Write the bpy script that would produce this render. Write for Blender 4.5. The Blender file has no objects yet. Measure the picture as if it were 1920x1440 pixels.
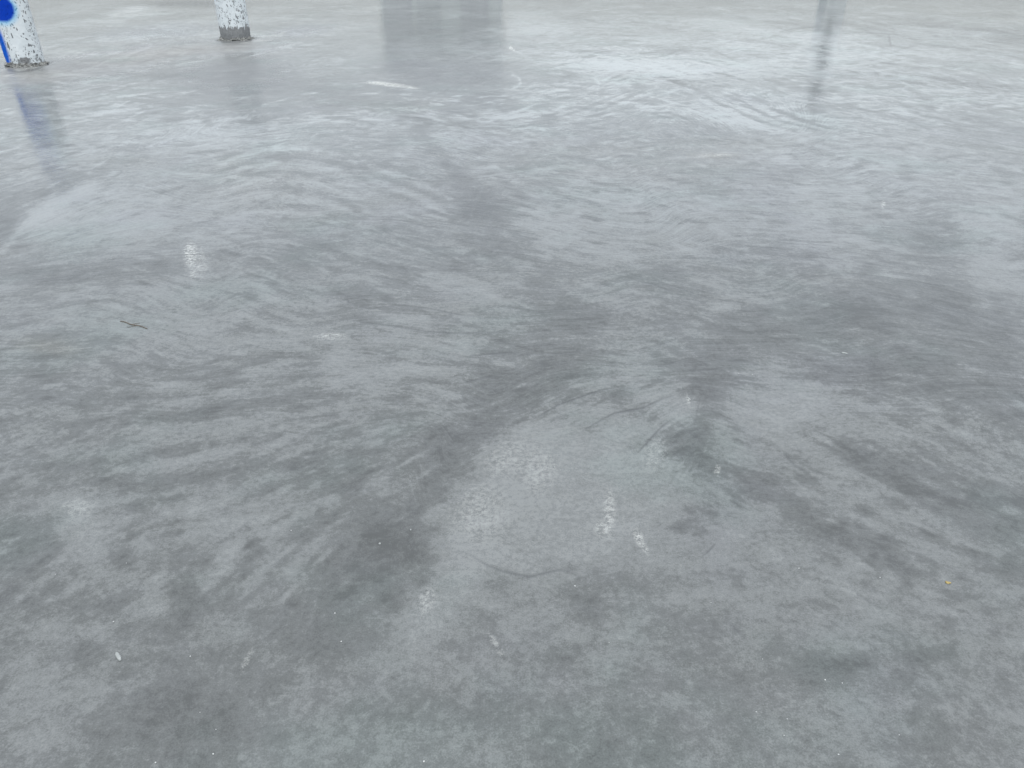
import bpy, bmesh, math, random
import numpy as np
from mathutils import Vector, noise as mnoise

# ------------------------------------------------------------------ camera
H_CAM = 1.5
PITCH = math.radians(30.7)
F_PX = 1443.0                       # focal length in photo pixels (photo 1920 wide)
scene = bpy.context.scene
cam_data = bpy.data.cameras.new("camera")
cam = bpy.data.objects.new("camera", cam_data)
scene.collection.objects.link(cam)
cam.location = (0, 0, H_CAM)
cam.rotation_euler = (math.pi / 2 - PITCH, 0, 0)
cam_data.sensor_width = 36.0
cam_data.lens = 36.0 * F_PX / 1920.0
cam_data.clip_start = 0.05
cam_data.clip_end = 4000
scene.camera = cam

# ------------------------------------------------------------------ world, sun, exposure
SUN_EL, SUN_ROT = math.radians(80), math.radians(170)
world = bpy.data.worlds.new("World")
scene.world = world
world.use_nodes = True
wn, wl = world.node_tree.nodes, world.node_tree.links
wn.clear()
w_out = wn.new('ShaderNodeOutputWorld')
w_bg = wn.new('ShaderNodeBackground')
w_bg.inputs['Strength'].default_value = 0.15
w_sky = wn.new('ShaderNodeTexSky')
w_sky.sky_type = 'NISHITA'
w_sky.sun_disc = False
w_sky.sun_elevation = SUN_EL
w_sky.sun_rotation = SUN_ROT
w_sky.dust_density = 4.0
w_sky.air_density = 1.0
w_hs = wn.new('ShaderNodeHueSaturation')      # overcast: the blue is mostly washed out
w_hs.inputs['Saturation'].default_value = 0.34
# a little of the violet cast taken out, as under high thin cloud
w_tint = wn.new('ShaderNodeMix'); w_tint.data_type = 'RGBA'; w_tint.blend_type = 'MULTIPLY'
w_tint.inputs[0].default_value = 1.0
w_tint.inputs[7].default_value = (0.982, 1.000, 0.994, 1)
wl.new(w_sky.outputs[0], w_hs.inputs['Color'])
wl.new(w_hs.outputs[0], w_tint.inputs[6])
wl.new(w_tint.outputs[2], w_bg.inputs['Color'])
wl.new(w_bg.outputs[0], w_out.inputs['Surface'])

sun_data = bpy.data.lights.new("sun", 'SUN')
sun_data.energy = 0.5
sun_data.angle = math.radians(15)
sun_data.color = (1.0, 0.98, 0.95)
sun = bpy.data.objects.new("sun", sun_data)
scene.collection.objects.link(sun)
sun.rotation_euler = (math.pi / 2 - SUN_EL, 0, math.radians(180) - SUN_ROT)

scene.view_settings.view_transform = 'Standard'
scene.view_settings.look = 'None'
scene.view_settings.gamma = 1.0
scene.view_settings.exposure = 0.90

C = scene.collection
rng = random.Random(7)
np.random.seed(7)

# ------------------------------------------------------------------ helpers
SP, CP = math.sin(PITCH), math.cos(PITCH)
def ground(px, py):
    """point on the ground seen at photo pixel (px, py) - used to measure where marks lie on the slab"""
    dx = (px - 960.0) / F_PX
    up = (720.0 - py) / F_PX
    y = CP + up * SP
    z = -SP + up * CP
    t = -H_CAM / z
    return np.array([dx * t, y * t])

def tag(o, label=None, cat=None, group=None, kind=None):
    if label: o['label'] = label
    if cat: o['category'] = cat
    if group: o['group'] = group
    if kind: o['kind'] = kind
    return o

def empty(name, loc):
    o = bpy.data.objects.new(name, None)
    C.objects.link(o)
    o.location = loc
    return o

def link_bm(name, bm, mat, parent=None, smooth=True):
    me = bpy.data.meshes.new(name)
    bm.normal_update()
    bm.to_mesh(me)
    bm.free()
    if smooth:
        for p in me.polygons: p.use_smooth = True
    if mat: me.materials.append(mat)
    o = bpy.data.objects.new(name, me)
    C.objects.link(o)
    if parent: o.parent = parent
    return o

class NT:
    """small node-tree writer"""
    def __init__(self, mat):
        mat.use_nodes = True
        self.t = mat.node_tree
        self.n = self.t.nodes
        self.n.clear()
    def new(self, typ, **kw):
        nd = self.n.new(typ)
        for k, v in kw.items(): setattr(nd, k, v)
        return nd
    def put(self, sock, v):
        if isinstance(v, bpy.types.NodeSocket): self.t.links.new(v, sock)
        elif v is not None: sock.default_value = v
    def math(self, op, a, b=None, c=None, clamp=False):
        nd = self.new('ShaderNodeMath', operation=op)
        nd.use_clamp = clamp
        self.put(nd.inputs[0], a)
        if b is not None: self.put(nd.inputs[1], b)
        if c is not None: self.put(nd.inputs[2], c)
        return nd.outputs[0]
    def vmul(self, v, s):
        nd = self.new('ShaderNodeVectorMath', operation='MULTIPLY')
        self.put(nd.inputs[0], v); self.put(nd.inputs[1], s)
        return nd.outputs[0]
    def vadd(self, v, s):
        nd = self.new('ShaderNodeVectorMath', operation='ADD')
        self.put(nd.inputs[0], v); self.put(nd.inputs[1], s)
        return nd.outputs[0]
    def noise(self, vec, scale, detail=4, rough=0.55, dist=0.0, lac=2.0):
        nd = self.new('ShaderNodeTexNoise')
        self.put(nd.inputs['Vector'], vec)
        nd.inputs['Scale'].default_value = scale
        nd.inputs['Detail'].default_value = detail
        nd.inputs['Roughness'].default_value = rough
        nd.inputs['Lacunarity'].default_value = lac
        nd.inputs['Distortion'].default_value = dist
        return nd
    def ramp(self, v, a, b, lo=0.0, hi=1.0, smooth=True):
        nd = self.new('ShaderNodeMapRange')
        nd.interpolation_type = 'SMOOTHSTEP' if smooth else 'LINEAR'
        self.put(nd.inputs[0], v)
        for i, x in zip((1, 2, 3, 4), (a, b, lo, hi)): self.put(nd.inputs[i], x)
        return nd.outputs[0]
    def mix(self, f, a, b, typ='MIX'):
        nd = self.new('ShaderNodeMix', data_type='RGBA', blend_type=typ)
        self.put(nd.inputs[0], f)
        self.put(nd.inputs[6], a if isinstance(a, bpy.types.NodeSocket) else (*a, 1.0))
        self.put(nd.inputs[7], b if isinstance(b, bpy.types.NodeSocket) else (*b, 1.0))
        return nd.outputs[2]
    def attr(self, name):
        nd = self.new('ShaderNodeAttribute', attribute_name=name)
        return nd
    def finish(self, base, rough, spec=0.5, normal=None, coat=0.0):
        b = self.new('ShaderNodeBsdfPrincipled')
        self.put(b.inputs['Base Color'], base if isinstance(base, bpy.types.NodeSocket) else (*base, 1.0))
        self.put(b.inputs['Roughness'], rough)
        self.put(b.inputs['Specular IOR Level'], spec)
        if normal is not None: self.put(b.inputs['Normal'], normal)
        o = self.new('ShaderNodeOutputMaterial')
        self.t.links.new(b.outputs[0], o.inputs['Surface'])
        return b
    def bump(self, h, strength, dist, normal=None):
        nd = self.new('ShaderNodeBump')
        nd.inputs['Strength'].default_value = strength
        nd.inputs['Distance'].default_value = dist
        self.put(nd.inputs['Height'], h)
        if normal is not None: self.put(nd.inputs['Normal'], normal)
        return nd.outputs[0]

# ------------------------------------------------------------------ slab material
def slab_material():
    m = bpy.data.materials.new("trowelled_concrete")
    t = NT(m)
    geo = t.new('ShaderNodeNewGeometry')
    P = geo.outputs['Position']
    tone = t.attr('stain_sheen').outputs['Fac']        # laitance / damp patches on the slab, plus sheen painted at the far end
    matt = t.attr('matt').outputs['Fac']         # dusty, unpolished areas
    groove_shade = t.attr('groove_shade').outputs['Fac']     # trowel edge lines, plus contact shade painted at the post feet
    chalk = t.attr('chalk').outputs['Fac']       # lime bloom and paint marks
    rust = t.attr('warm').outputs['Fac']
    flow = t.attr('flow').outputs['Vector']      # coordinate along / across the trowel sweeps

    n_big = t.noise(P, 0.55, 3, 0.5).outputs['Fac']
    n_mid = t.noise(P, 2.1, 9, 0.62, 0.35).outputs['Fac']
    warp = t.noise(P, 3.0, 3, 0.5).outputs['Color']
    wv = t.vmul(t.vadd(warp, (-0.5, -0.5, -0.5)), (0.10, 0.05, 0.3))
    fw = t.vadd(flow, wv)
    s_wide = t.noise(t.vmul(fw, (3.8, 12.5, 1.0)), 1.0, 7, 0.60, 0.2).outputs['Fac']
    s_band = t.noise(t.vmul(fw, (1.1, 3.4, 1.0)), 1.0, 6, 0.58, 0.3).outputs['Fac']
    s_fine = t.noise(t.vmul(fw, (22.0, 150.0, 1.0)), 1.0, 4, 0.65).outputs['Fac']
    s_thin = t.noise(t.vmul(fw, (5.0, 46.0, 1.0)), 1.0, 5, 0.6).outputs['Fac']
    n_pat = t.noise(P, 13.0, 9, 0.68, 0.3).outputs['Fac']
    n_cloud = t.noise(t.vadd(P, (5.0, 9.0, 2.0)), 4.6, 8, 0.66, 0.6).outputs['Fac']
    curl = t.noise(t.vadd(P, (21.0, 3.0, 8.0)), 5.5, 8, 0.72, 1.6).outputs['Fac']
    n_fleck = t.noise(t.vadd(P, (2.0, 1.0, 4.0)), 34.0, 6, 0.7, 0.4).outputs['Fac']
    n_grain = t.noise(P, 230.0, 4, 0.75).outputs['Fac']
    n_mica = t.noise(P, 60.0, 5, 0.65).outputs['Fac']

    # sum of centred noises
    def c(n, k): return t.math('MULTIPLY', t.math('SUBTRACT', n, 0.5), k)
    stk = t.attr('streak').outputs['Fac']        # how far the sweeps show; near the camera the finish is cloudy
    a = t.math('ADD', c(n_mid, 1.3), t.math('MULTIPLY', stk, t.math('ADD', c(s_wide, 1.3), c(s_thin, 1.3))))
    a = t.math('ADD', a, t.math('MULTIPLY', stk, c(s_band, 0.5)))
    a = t.math('ADD', a, c(n_cloud, 0.85))
    a = t.math('ADD', a, t.math('ADD', c(n_pat, 1.6), c(n_fleck, 1.3)))
    a = t.math('ADD', a, c(n_big, 0.5))
    a = t.math('ADD', a, t.math('MULTIPLY', tone, 0.70))
    ag = t.math('ADD', a, t.math('ADD', c(n_grain, 1.3), c(n_mica, 1.3)))
    f_soft = t.ramp(a, -1.0, 1.0, 0.0, 1.0, False)
    f_hard = t.ramp(ag, -0.20, 0.26)
    f_deep = t.ramp(ag, -0.75, -0.50, 0.0, 1.0)
    f_pale = t.ramp(ag, 0.62, 0.85)
    f = t.math('ADD', t.math('MULTIPLY', f_soft, 0.58), t.math('ADD', t.math('MULTIPLY', f_hard, t.ramp(stk, 0.2, 1.0, 0.17, 0.24, False)),
        t.math('ADD', t.math('MULTIPLY', f_deep, 0.08), t.math('MULTIPLY', f_pale, 0.14))))                   # 0 dense dark paste .. 1 pale laitance
    # frosted fine scratches appear where the laitance is
    fine = t.math('ADD', t.math('MULTIPLY', stk, c(s_fine, 0.8)), t.math('ADD', c(n_grain, 1.5), c(n_mica, 1.0)))
    fine = t.math('MULTIPLY', fine, t.math('ADD', 0.35, f))
    f2 = t.math('ADD', f, fine)
    col = t.mix(f2, (0.069, 0.074, 0.074), (0.172, 0.184, 0.184))
    lime_sheen = t.attr('lime_sheen').outputs['Fac']         # pale film over the far slab, with sky sheen painted into it
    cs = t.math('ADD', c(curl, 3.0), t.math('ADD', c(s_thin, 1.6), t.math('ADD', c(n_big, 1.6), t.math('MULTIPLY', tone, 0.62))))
    lf = t.math('MULTIPLY', lime_sheen, t.ramp(cs, -0.25, 0.75))
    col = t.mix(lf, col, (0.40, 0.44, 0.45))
    ld = t.math('MULTIPLY', lime_sheen, t.ramp(cs, -0.95, -0.35, 0.55, 0.0))
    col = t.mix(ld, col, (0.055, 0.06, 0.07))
    col = t.mix(t.math('MULTIPLY', matt, 0.55), col, (0.25, 0.262, 0.272))
    # faint hue drift: greener lime, violet damp cement
    h1 = t.noise(t.vadd(P, (13.0, 4.0, 0)), 1.3, 4, 0.6).outputs['Fac']
    h2 = t.noise(t.vadd(P, (-7.0, 31.0, 0)), 1.0, 4, 0.6).outputs['Fac']
    col = t.mix(t.ramp(h1, 0.48, 0.68, 0.0, 0.4), col, t.mix(1.0, col, (0.90, 1.03, 0.99), 'MULTIPLY'))
    col = t.mix(t.ramp(h2, 0.52, 0.70, 0.0, 0.65), col, t.mix(1.0, col, (1.00, 0.99, 1.03), 'MULTIPLY'))
    col = t.mix(rust, col, t.mix(1.0, col, (1.05, 1.0, 0.94), 'MULTIPLY'))
    col = t.mix(t.math('MULTIPLY', groove_shade, 0.75, clamp=True), col, (0.07, 0.075, 0.08))
    # lime bloom, broken up by the grain
    ck = t.math('MULTIPLY', chalk, t.ramp(t.math('ADD', t.math('ADD', c(n_grain, 1.5), c(n_mica, 2.0)), c(s_thin, 0.6)), -0.25, 0.45))
    col = t.mix(t.math('MULTIPLY', ck, 0.75, clamp=True), col, (0.52, 0.54, 0.52))
    # tiny dark pits
    vor = t.new('ShaderNodeTexVoronoi'); vor.inputs['Scale'].default_value = 26.0
    t.put(vor.inputs['Vector'], P)
    pit = t.ramp(vor.outputs['Distance'], 0.03, 0.07, 1.0, 0.0)
    cellr = t.new('ShaderNodeSeparateColor'); t.put(cellr.inputs[0], vor.outputs['Color'])
    pit = t.math('MULTIPLY', pit, t.ramp(cellr.outputs[0], 0.93, 0.95))
    col = t.mix(t.math('MULTIPLY', pit, 0.5), col, (0.06, 0.06, 0.06))

    # polish
    g = t.math('ADD', c(s_thin, 0.16), c(s_band, 0.18))
    g = t.math('ADD', g, c(n_pat, 0.16))
    g = t.math('ADD', g, t.math('MULTIPLY', matt, 0.36))
    g = t.math('ADD', g, t.math('MULTIPLY', ck, 0.3))
    rough = t.math('ADD', g, 0.095)
    rough = t.math('MAXIMUM', rough, 0.07)
    film = t.noise(t.vmul(t.vadd(fw, (3.0, 7.0, 5.0)), (1.5, 6.0, 1.0)), 1.0, 9, 0.68, 0.3).outputs['Fac']
    film = t.math('ADD', c(film, 2.0), t.math('ADD', c(s_thin, 0.8), t.math('MULTIPLY', tone, 0.25)))
    film = t.math('ADD', film, c(curl, 3.4))
    film = t.ramp(film, -0.50, 0.50)              # sealed, glassy film against drier paste
    spec = t.math('MULTIPLY', t.ramp(matt, 0.0, 1.0, 1.0, 0.42, False), t.ramp(film, 0.0, 1.0, 0.36, 0.78, False))
    spec = t.math('MULTIPLY', spec, t.ramp(groove_shade, 0.0, 1.0, 1.0, 0.35, False))

    h = t.math('ADD', t.math('MULTIPLY', s_wide, 1.0), t.math('MULTIPLY', s_thin, 0.35))
    h = t.math('ADD', h, t.math('MULTIPLY', n_pat, 0.35))
    h = t.math('SUBTRACT', h, t.math('MULTIPLY', groove_shade, 0.5))
    nb = t.bump(h, 1.0, 0.0022)
    h2_ = t.math('ADD', t.math('MULTIPLY', t.math('MULTIPLY', stk, s_fine), 0.3), t.math('ADD', t.math('MULTIPLY', n_mica, 0.6), t.math('MULTIPLY', n_grain, 0.3)))
    nb = t.bump(h2_, 1.0, 0.0006, nb)
    t.finish(col, rough, spec, nb)
    return m

# ------------------------------------------------------------------ the slab: one sheet to the horizon
def build_ground():
    ys = H_CAM / np.tan(np.radians(np.linspace(60.5, 2.86, 980)))     # rows crowd towards the near edge, where detail is finest
    ys = np.concatenate([[-1500, -300, -60, -12, -3, -0.5, 0.3, 0.6], ys, [33, 38, 50, 80, 150, 400, 1500, 3000]])
    s = np.linspace(-1, 1, 1280)
    Wf = 1.22 * 0.665 * (CP * np.clip(ys, 0.85, None) + H_CAM * SP)
    Wf = np.minimum(Wf, 30)
    nout = [1500, 300, 60, 12, 3]
    rows = []
    for y, W in zip(ys, Wf):
        xi = s * W
        lo = [-(W + k) for k in nout]
        hi = [(W + k) for k in reversed(nout)]
        rows.append(np.concatenate([lo, xi, hi]))
    X = np.array(rows)
    Y = np.repeat(ys[:, None], X.shape[1], axis=1)
    nr, nc = X.shape
    # gentle unevenness of the float finish (millimetres)
    Z = (0.0009 * np.sin(X * 2.1 + 1.3 * np.sin(Y * 0.9)) * np.sin(Y * 1.7 + 0.8 * np.sin(X * 1.3)))
    Z *= (np.abs(X) < 40) & (Y > 0.8) & (Y < 30)

    # ---- hand-surveyed stains, far sheen painted in -------------------------------------------------
    def stamp(field, px, py, rx, ry, ang, val, hard=False, mode='add'):
        c0 = ground(px, py)
        ca, sa = math.cos(math.radians(ang)), math.sin(math.radians(ang))
        e = 1.0
        def dw(vx, vy):
            return (ground(px + vx * e, py + vy * e) - ground(px - vx * e, py - vy * e)) / (2 * e)
        A = dw(ca * 1.0, sa * 1.0) * rx
        B = dw(-sa * 1.0, ca * 1.0) * ry
        M = np.array([[A[0], B[0]], [A[1], B[1]]])
        Mi = np.linalg.inv(M)
        ext = 2.6 * (abs(A[1]) + abs(B[1]))
        r0, r1 = np.searchsorted(ys, [c0[1] - ext, c0[1] + ext])
        if r1 <= r0: return
        dx = X[r0:r1] - c0[0]; dy = Y[r0:r1] - c0[1]
        q = (Mi[0, 0] * dx + Mi[0, 1] * dy) ** 2 + (Mi[1, 0] * dx + Mi[1, 1] * dy) ** 2
        w = np.exp(-q * q * 0.8) if hard else np.exp(-q)
        if mode == 'add': field[r0:r1] += val * w
        else: field[r0:r1] = np.maximum(field[r0:r1], val * w)
    def stroke(field, pts, w0, val, mode='max', taper=False, w1=None):
        """a continuous mark along a polyline (pixel survey), half-width w0"""
        P = [np.array(p, float) for p in pts]
        tmp = np.zeros_like(X) if mode == 'acc' else field
        tot = sum(np.linalg.norm(b - a) for a, b in zip(P, P[1:])); run = 0
        for a, b in zip(P, P[1:]):
            L = np.linalg.norm(b - a)
            ang = math.degrees(math.atan2(b[1] - a[1], b[0] - a[0]))
            n = max(1, int(L / (w0 * 1.6)))
            for i in range(n):
                q = a + (b - a) * (i + 0.5) / n
                u = (run + L * (i + 0.5) / n) / tot
                k = math.sin(math.pi * min(max(u, 0.04), 0.96)) ** 0.5 if taper else 1.0
                ww = w0 if w1 is None else w0 + (w1 - w0) * u
                stamp(tmp, q[0], q[1], max(L / n * 0.8, ww), ww, ang, abs(val) * k, mode='max')
            run += L
        if mode == 'acc': field += np.sign(val) * tmp

    stain_sheen = np.zeros_like(X); matt = np.zeros_like(X); groove_shade = np.zeros_like(X)
    chalk = np.zeros_like(X); warm = np.zeros_like(X)

    D = [  # dark / light patches: px, py, rx, ry, angle, value
        (915, 392, 48, 26, 10, -1.1), (880, 400, 40, 22, 0, -.6),
        (1330, 712, 46, 60, 80, -1.1), (1318, 770, 26, 40, 0, -1.0), (1285, 700, 60, 26, 0, -.4),
        (1760, 450, 60, 50, 20, -1.0), (1620, 560, 110, 46, 0, -1.0), (1790, 570, 70, 36, 20, -.8),
        (1560, 600, 120, 40, 0, -.6), (1740, 690, 190, 70, 10, -.6), (1450, 470, 60, 34, 20, -.6),
        (1860, 640, 60, 50, 30, -.6), (1880, 740, 70, 60, 0, -.5),
        (0, 415, 40, 42, -35, -1.4), (120, 345, 120, 14, -22, -.6), (200, 500, 150, 22, -4, -.7),
        (100, 520, 140, 24, 0, -.5), (740, 440, 60, 24, 0, -.3), (720, 500, 42, 16, 15, -.7),
        (690, 560, 60, 20, 10, -.5), (560, 480, 80, 30, 0, -.4),
        (700, 1000, 60, 70, 0, -.8), (740, 1050, 70, 60, 30, -.7), (640, 1090, 60, 60, 0, -.7),
        (345, 1120, 40, 44, 20, -1.1), (230, 1050, 30, 22, 0, -.9), (215, 1130, 60, 20, -20, -.8),
        (60, 1050, 80, 90, 0, -.6), (160, 1230, 50, 26, 0, -.5), (320, 1360, 130, 90, 0, -.7),
        (480, 1300, 120, 100, 0, -.4), (600, 1200, 100, 60, 0, -.5), (520, 1150, 60, 40, 0, -.5),
        (400, 1060, 40, 40, 0, -.4), (270, 920, 60, 30, -10, -.4), (170, 900, 90, 20, -15, -.4),
        (1540, 1240, 60, 16, 14, -1.0), (1610, 1240, 36, 12, 0, -.9), (1515, 1270, 44, 26, 15, -.9),
        (1690, 1280, 36, 22, 0, -.8), (1760, 1225, 30, 14, 0, -1.0), (1775, 1170, 20, 20, 0, -.7),
        (1750, 1390, 50, 40, 10, -.6), (1400, 1330, 90, 80, 0, -.4), (1180, 1400, 200, 60, 0, -.35),
        (1290, 845, 60, 20, 30, -.7), (1340, 880, 50, 16, 30, -.5), (1165, 750, 26, 20, 0, -.8), (1100, 800, 24, 10, -30, -.6), (1000, 700, 90, 30, 0, -.35),
        (1070, 1010, 9, 9, 0, -1.0), (1270, 988, 18, 9, 0, -1.0), (900, 1150, 30, 12, 30, -.6), (1100, 1150, 20, 24, 30, -.7), (1380, 1085, 26, 14, 40, -.6),
        (1290, 985, 26, 16, 0, -.8), (1095, 1140, 26, 40, -30, -.8), (1075, 1060, 40, 9, 10, -.5),
        (1470, 890, 60, 36, 30, -.6), (1660, 890, 70, 30, 28, -.8), (1860, 950, 90, 30, 22, -.6),
        (1560, 700, 120, 30, 5, -.4), (1420, 620, 70, 30, 0, -.4),
        (420, 900, 90, 24, -8, -.4), (150, 760, 170, 30, -6, -.4), (380, 690, 120, 28, -4, -.3),
        (640, 880, 80, 20, -10, -.4), (560, 760, 80, 14, -5, -.5), (560, 700, 40, 16, 0, -.4),
        (860, 150, 90, 20, 0, -.8), (760, 128, 50, 14, 0, -.9), (700, 160, 60, 14, 0, -.5),
        (380, 160, 70, 30, 0, -.5), (440, 120, 50, 14, 0, -.7), (380, 6, 80, 6, 0, -1.6),
        (1080, 600, 60, 50, 0, -.5), (1030, 680, 80, 40, 0, -.4),
        (620, 150, 290, 50, 0, -.45), (460, 150, 120, 40, 0, -.3),
        # light
        (1000, 1050, 110, 30, 0, .5), (1120, 1010, 120, 50, 0, .45), (880, 1090, 60, 40, -50, .7), (840, 1130, 50, 40, -50, .6),
        (1230, 930, 60, 50, 0, .5), (1000, 960, 120, 90, 0, .35), (930, 900, 60, 30, -45, .4), (770, 1200, 50, 30, -20, .5),
        (1000, 830, 60, 30, -20, .5), (1075, 900, 120, 60, 0, .45), (940, 920, 60, 60, -40, .4), (860, 1010, 40, 40, -40, .5),
        (1330, 740, 30, 30, 0, .3), (1250, 790, 60, 16, -20, .6), (1285, 770, 30, 20, 0, .5), (790, 1150, 30, 40, 30, .5), (830, 1070, 26, 30, 30, .5),
        (1450, 740, 110, 40, 0, .45), (1260, 715, 40, 14, 0, .5), (1215, 740, 30, 10, 0, .5), (1160, 850, 60, 40, 0, .2),
        (1060, 840, 130, 56, 0, 1.1), (970, 900, 80, 70, -40, 1.3), (900, 1010, 60, 40, -30, .6), (1180, 900, 100, 70, 0, .6),
        (930, 980, 80, 60, 0, 1.1), (1050, 980, 100, 50, 0, .9), (1142, 935, 22, 75, 0, 1.0),
        (1200, 950, 60, 60, 30, .7), (1010, 870, 60, 40, 0, .3), (870, 1050, 50, 40, 0, .6),
        (1100, 1015, 70, 26, -15, .7), (800, 1140, 36, 44, 30, 1.0), (780, 1175, 26, 20, 0, .7),
        (740, 1240, 60, 26, 0, .5), (1230, 760, 90, 24, -12, .7), (1290, 765, 40, 26, 0, .7),
        (1080, 720, 50, 12, 0, .9), (1120, 765, 60, 24, -10, .5), (1420, 780, 90, 60, 0, .5),
        (1520, 760, 70, 40, 10, .4), (1580, 900, 70, 22, 20, .6), (1640, 940, 60, 24, 25, .5),
        (1500, 840, 60, 20, 25, .5), (1380, 900, 20, 30, 0, .5), (1440, 990, 40, 60, 0, .4),
        (145, 955, 42, 26, 0, 1.1), (150, 1010, 50, 40, 0, 1.0), (200, 1060, 50, 34, 30, .7),
        (280, 1130, 46, 26, -20, 1.0), (90, 1175, 46, 18, 0, .9), (190, 1185, 30, 16, 0, .8),
        (70, 1300, 80, 80, 0, .6), (175, 1300, 30, 30, 30, .8), (110, 1390, 50, 16, -10, .6),
        (380, 960, 60, 30, 0, .4), (430, 1020, 60, 40, 0, .4), (500, 1000, 30, 20, 0, .5),
        (635, 672, 36, 28, 0, .9), (660, 715, 44, 24, 0, .6), (545, 690, 60, 14, 0, .6),
        (870, 655, 34, 30, 0, .8), (820, 650, 30, 20, 0, .4), (820, 700, 40, 14, 0, .5),
        (620, 630, 40, 10, 0, .9), (740, 690, 70, 12, -5, .6), (760, 640, 60, 12, 0, .5),
        (640, 760, 60, 14, -8, .6), (740, 590, 90, 14, 10, .5), (880, 540, 60, 12, 12, .6),
        (480, 640, 60, 16, 0, .3), (300, 560, 160, 60, 0, .4), (380, 620, 100, 40, 0, .35),
        (200, 420, 150, 50, -10, .5), (420, 420, 90, 30, 0, .3), (100, 400, 60, 22, -30, .6),
        (1100, 550, 60, 18, 10, .5), (1020, 430, 90, 30, 10, .6), (1250, 400, 200, 50, 0, .5),
        (1180, 470, 120, 30, 0, .4), (1500, 430, 90, 24, 0, .5), (1850, 420, 80, 40, 0, .5),
        (1850, 510, 70, 30, 15, .6), (1830, 570, 50, 18, 20, .8), (1540, 380, 100, 24, 0, .5),
        (1200, 130, 180, 26, 4, .8), (1350, 60, 200, 30, 0, .8), (1000, 45, 70, 20, 0, .8),  # bright sky sheen painted as pale patches, here and on the next line
        (1420, 120, 140, 24, 0, .7), (1700, 90, 140, 24, 0, .5), (250, 20, 70, 12, 0, .8),
        (460, 250, 60, 26, 0, .4), (1380, 220, 100, 20, 10, .5),
        (1620, 1120, 90, 70, 0, .2), (1820, 1150, 90, 60, 0, .4), (1850, 1300, 80, 90, 0, .35),
        (1650, 1330, 70, 40, 0, .4), (1600, 1210, 30, 10, 0, .5), (1300, 1120, 60, 40, 0, .2),
    ]
    for d in D: stamp(stain_sheen, *d)
    # dark curving band where the trowel passes overlap
    stroke(stain_sheen, [(905, 385), (950, 430), (1000, 490), (1055, 555), (1095, 620), (1085, 690), (1035, 735),
                   (960, 770), (895, 820), (835, 880), (785, 945), (745, 1010), (705, 1080)], 44, -.62, 'acc')
    stroke(stain_sheen, [(940, 720), (900, 800), (830, 850), (760, 870)], 40, -.3, 'acc')
    # radiating sweeps on the right
    stroke(stain_sheen, [(1270, 800), (1330, 850), (1410, 905), (1500, 960), (1590, 1010)], 26, -.6, 'acc')
    stroke(stain_sheen, [(1560, 830), (1680, 900), (1790, 955), (1920, 1010)], 20, -.7, 'acc')
    stroke(stain_sheen, [(1700, 860), (1800, 900), (1920, 940)], 14, -.7, 'acc')
    stroke(stain_sheen, [(1480, 930), (1600, 1020), (1700, 1075)], 16, -.6, 'acc')
    stroke(stain_sheen, [(1460, 900), (1560, 950), (1690, 1010), (1800, 1050)], 11, .6, 'acc')
    stroke(stain_sheen, [(1560, 860), (1650, 910), (1760, 985)], 10, .5, 'acc')
    stroke(stain_sheen, [(1330, 800), (1400, 850), (1480, 880)], 14, .5, 'acc')
    # pale diagonal edge at left
    stroke(stain_sheen, [(5, 470), (30, 440), (70, 405), (110, 380), (170, 350)], 9, 1.3, 'acc')
    # long rising sweeps lower left
    for y0, v in ((735, .5), (762, -.45), (790, .5), (825, -.5), (850, .6), (880, -.5), (905, .5), (812, .3)):
        stroke(stain_sheen, [(60, y0 + 62), (260, y0 + 28), (480, y0 - 6), (640, y0 - 22)], 8, v, 'acc', taper=True)
    # arc family upper left, opening downwards
    for k in range(9):
        dy = k * 15
        v = .9 if k % 2 == 0 else -.7
        stroke(stain_sheen, [(400, 318 + dy * .8), (450, 292 + dy * .9), (520, 276 + dy), (600, 282 + dy * 1.05), (660, 300 + dy * 1.1)],
               5, v * (1 - k * .06), 'acc', taper=True)
    for k in range(5):
        dy = k * 13
        stroke(stain_sheen, [(690, 300 + dy), (760, 320 + dy), (830, 350 + dy)], 5, (.6 if k % 2 else -.6), 'acc', taper=True)
    # dark drag with ring-shaped lip, middle top
    stroke(stain_sheen, [(785, 240), (800, 270), (840, 310), (870, 340), (915, 380)], 14, -.7, 'acc')
    # arcs upper right
    for k in range(7):
        dx = k * 26
        stroke(stain_sheen, [(1270 + dx, 160 + k * 3), (1320 + dx, 190 + k * 3), (1390 + dx, 222 + k * 2), (1470 + dx, 248)],
               3.0, (.45 if k % 2 == 0 else -.7), 'acc', taper=True)
    for k in range(8):
        stroke(stain_sheen, [(960 + k * 30, 235 - k * 5), (1050 + k * 25, 205 - k * 4), (1150 + k * 20, 180 - k * 2), (1220 + k * 20, 172)],
               3.0, (.7 if k % 2 == 0 else -.55), 'acc', taper=True)
    stroke(stain_sheen, [(960, 140), (974, 146), (976, 158), (962, 166)], 2.6, 1.2, 'acc')
    stroke(stain_sheen, [(1116, 148), (1124, 156), (1120, 168)], 2.4, .9, 'acc')
    for k in range(10):
        x0 = 1300 + k * 62
        stroke(stain_sheen, [(x0, 36 + (k * 37) % 70), (x0 + 60, 40 + (k * 37) % 70), (x0 + 130, 52 + (k * 37) % 70)], 2.2,
               -.9 if k % 3 else .9, 'acc', taper=True)
    # loops left by the turning blades on the far half
    ra = random.Random(21)
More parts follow.
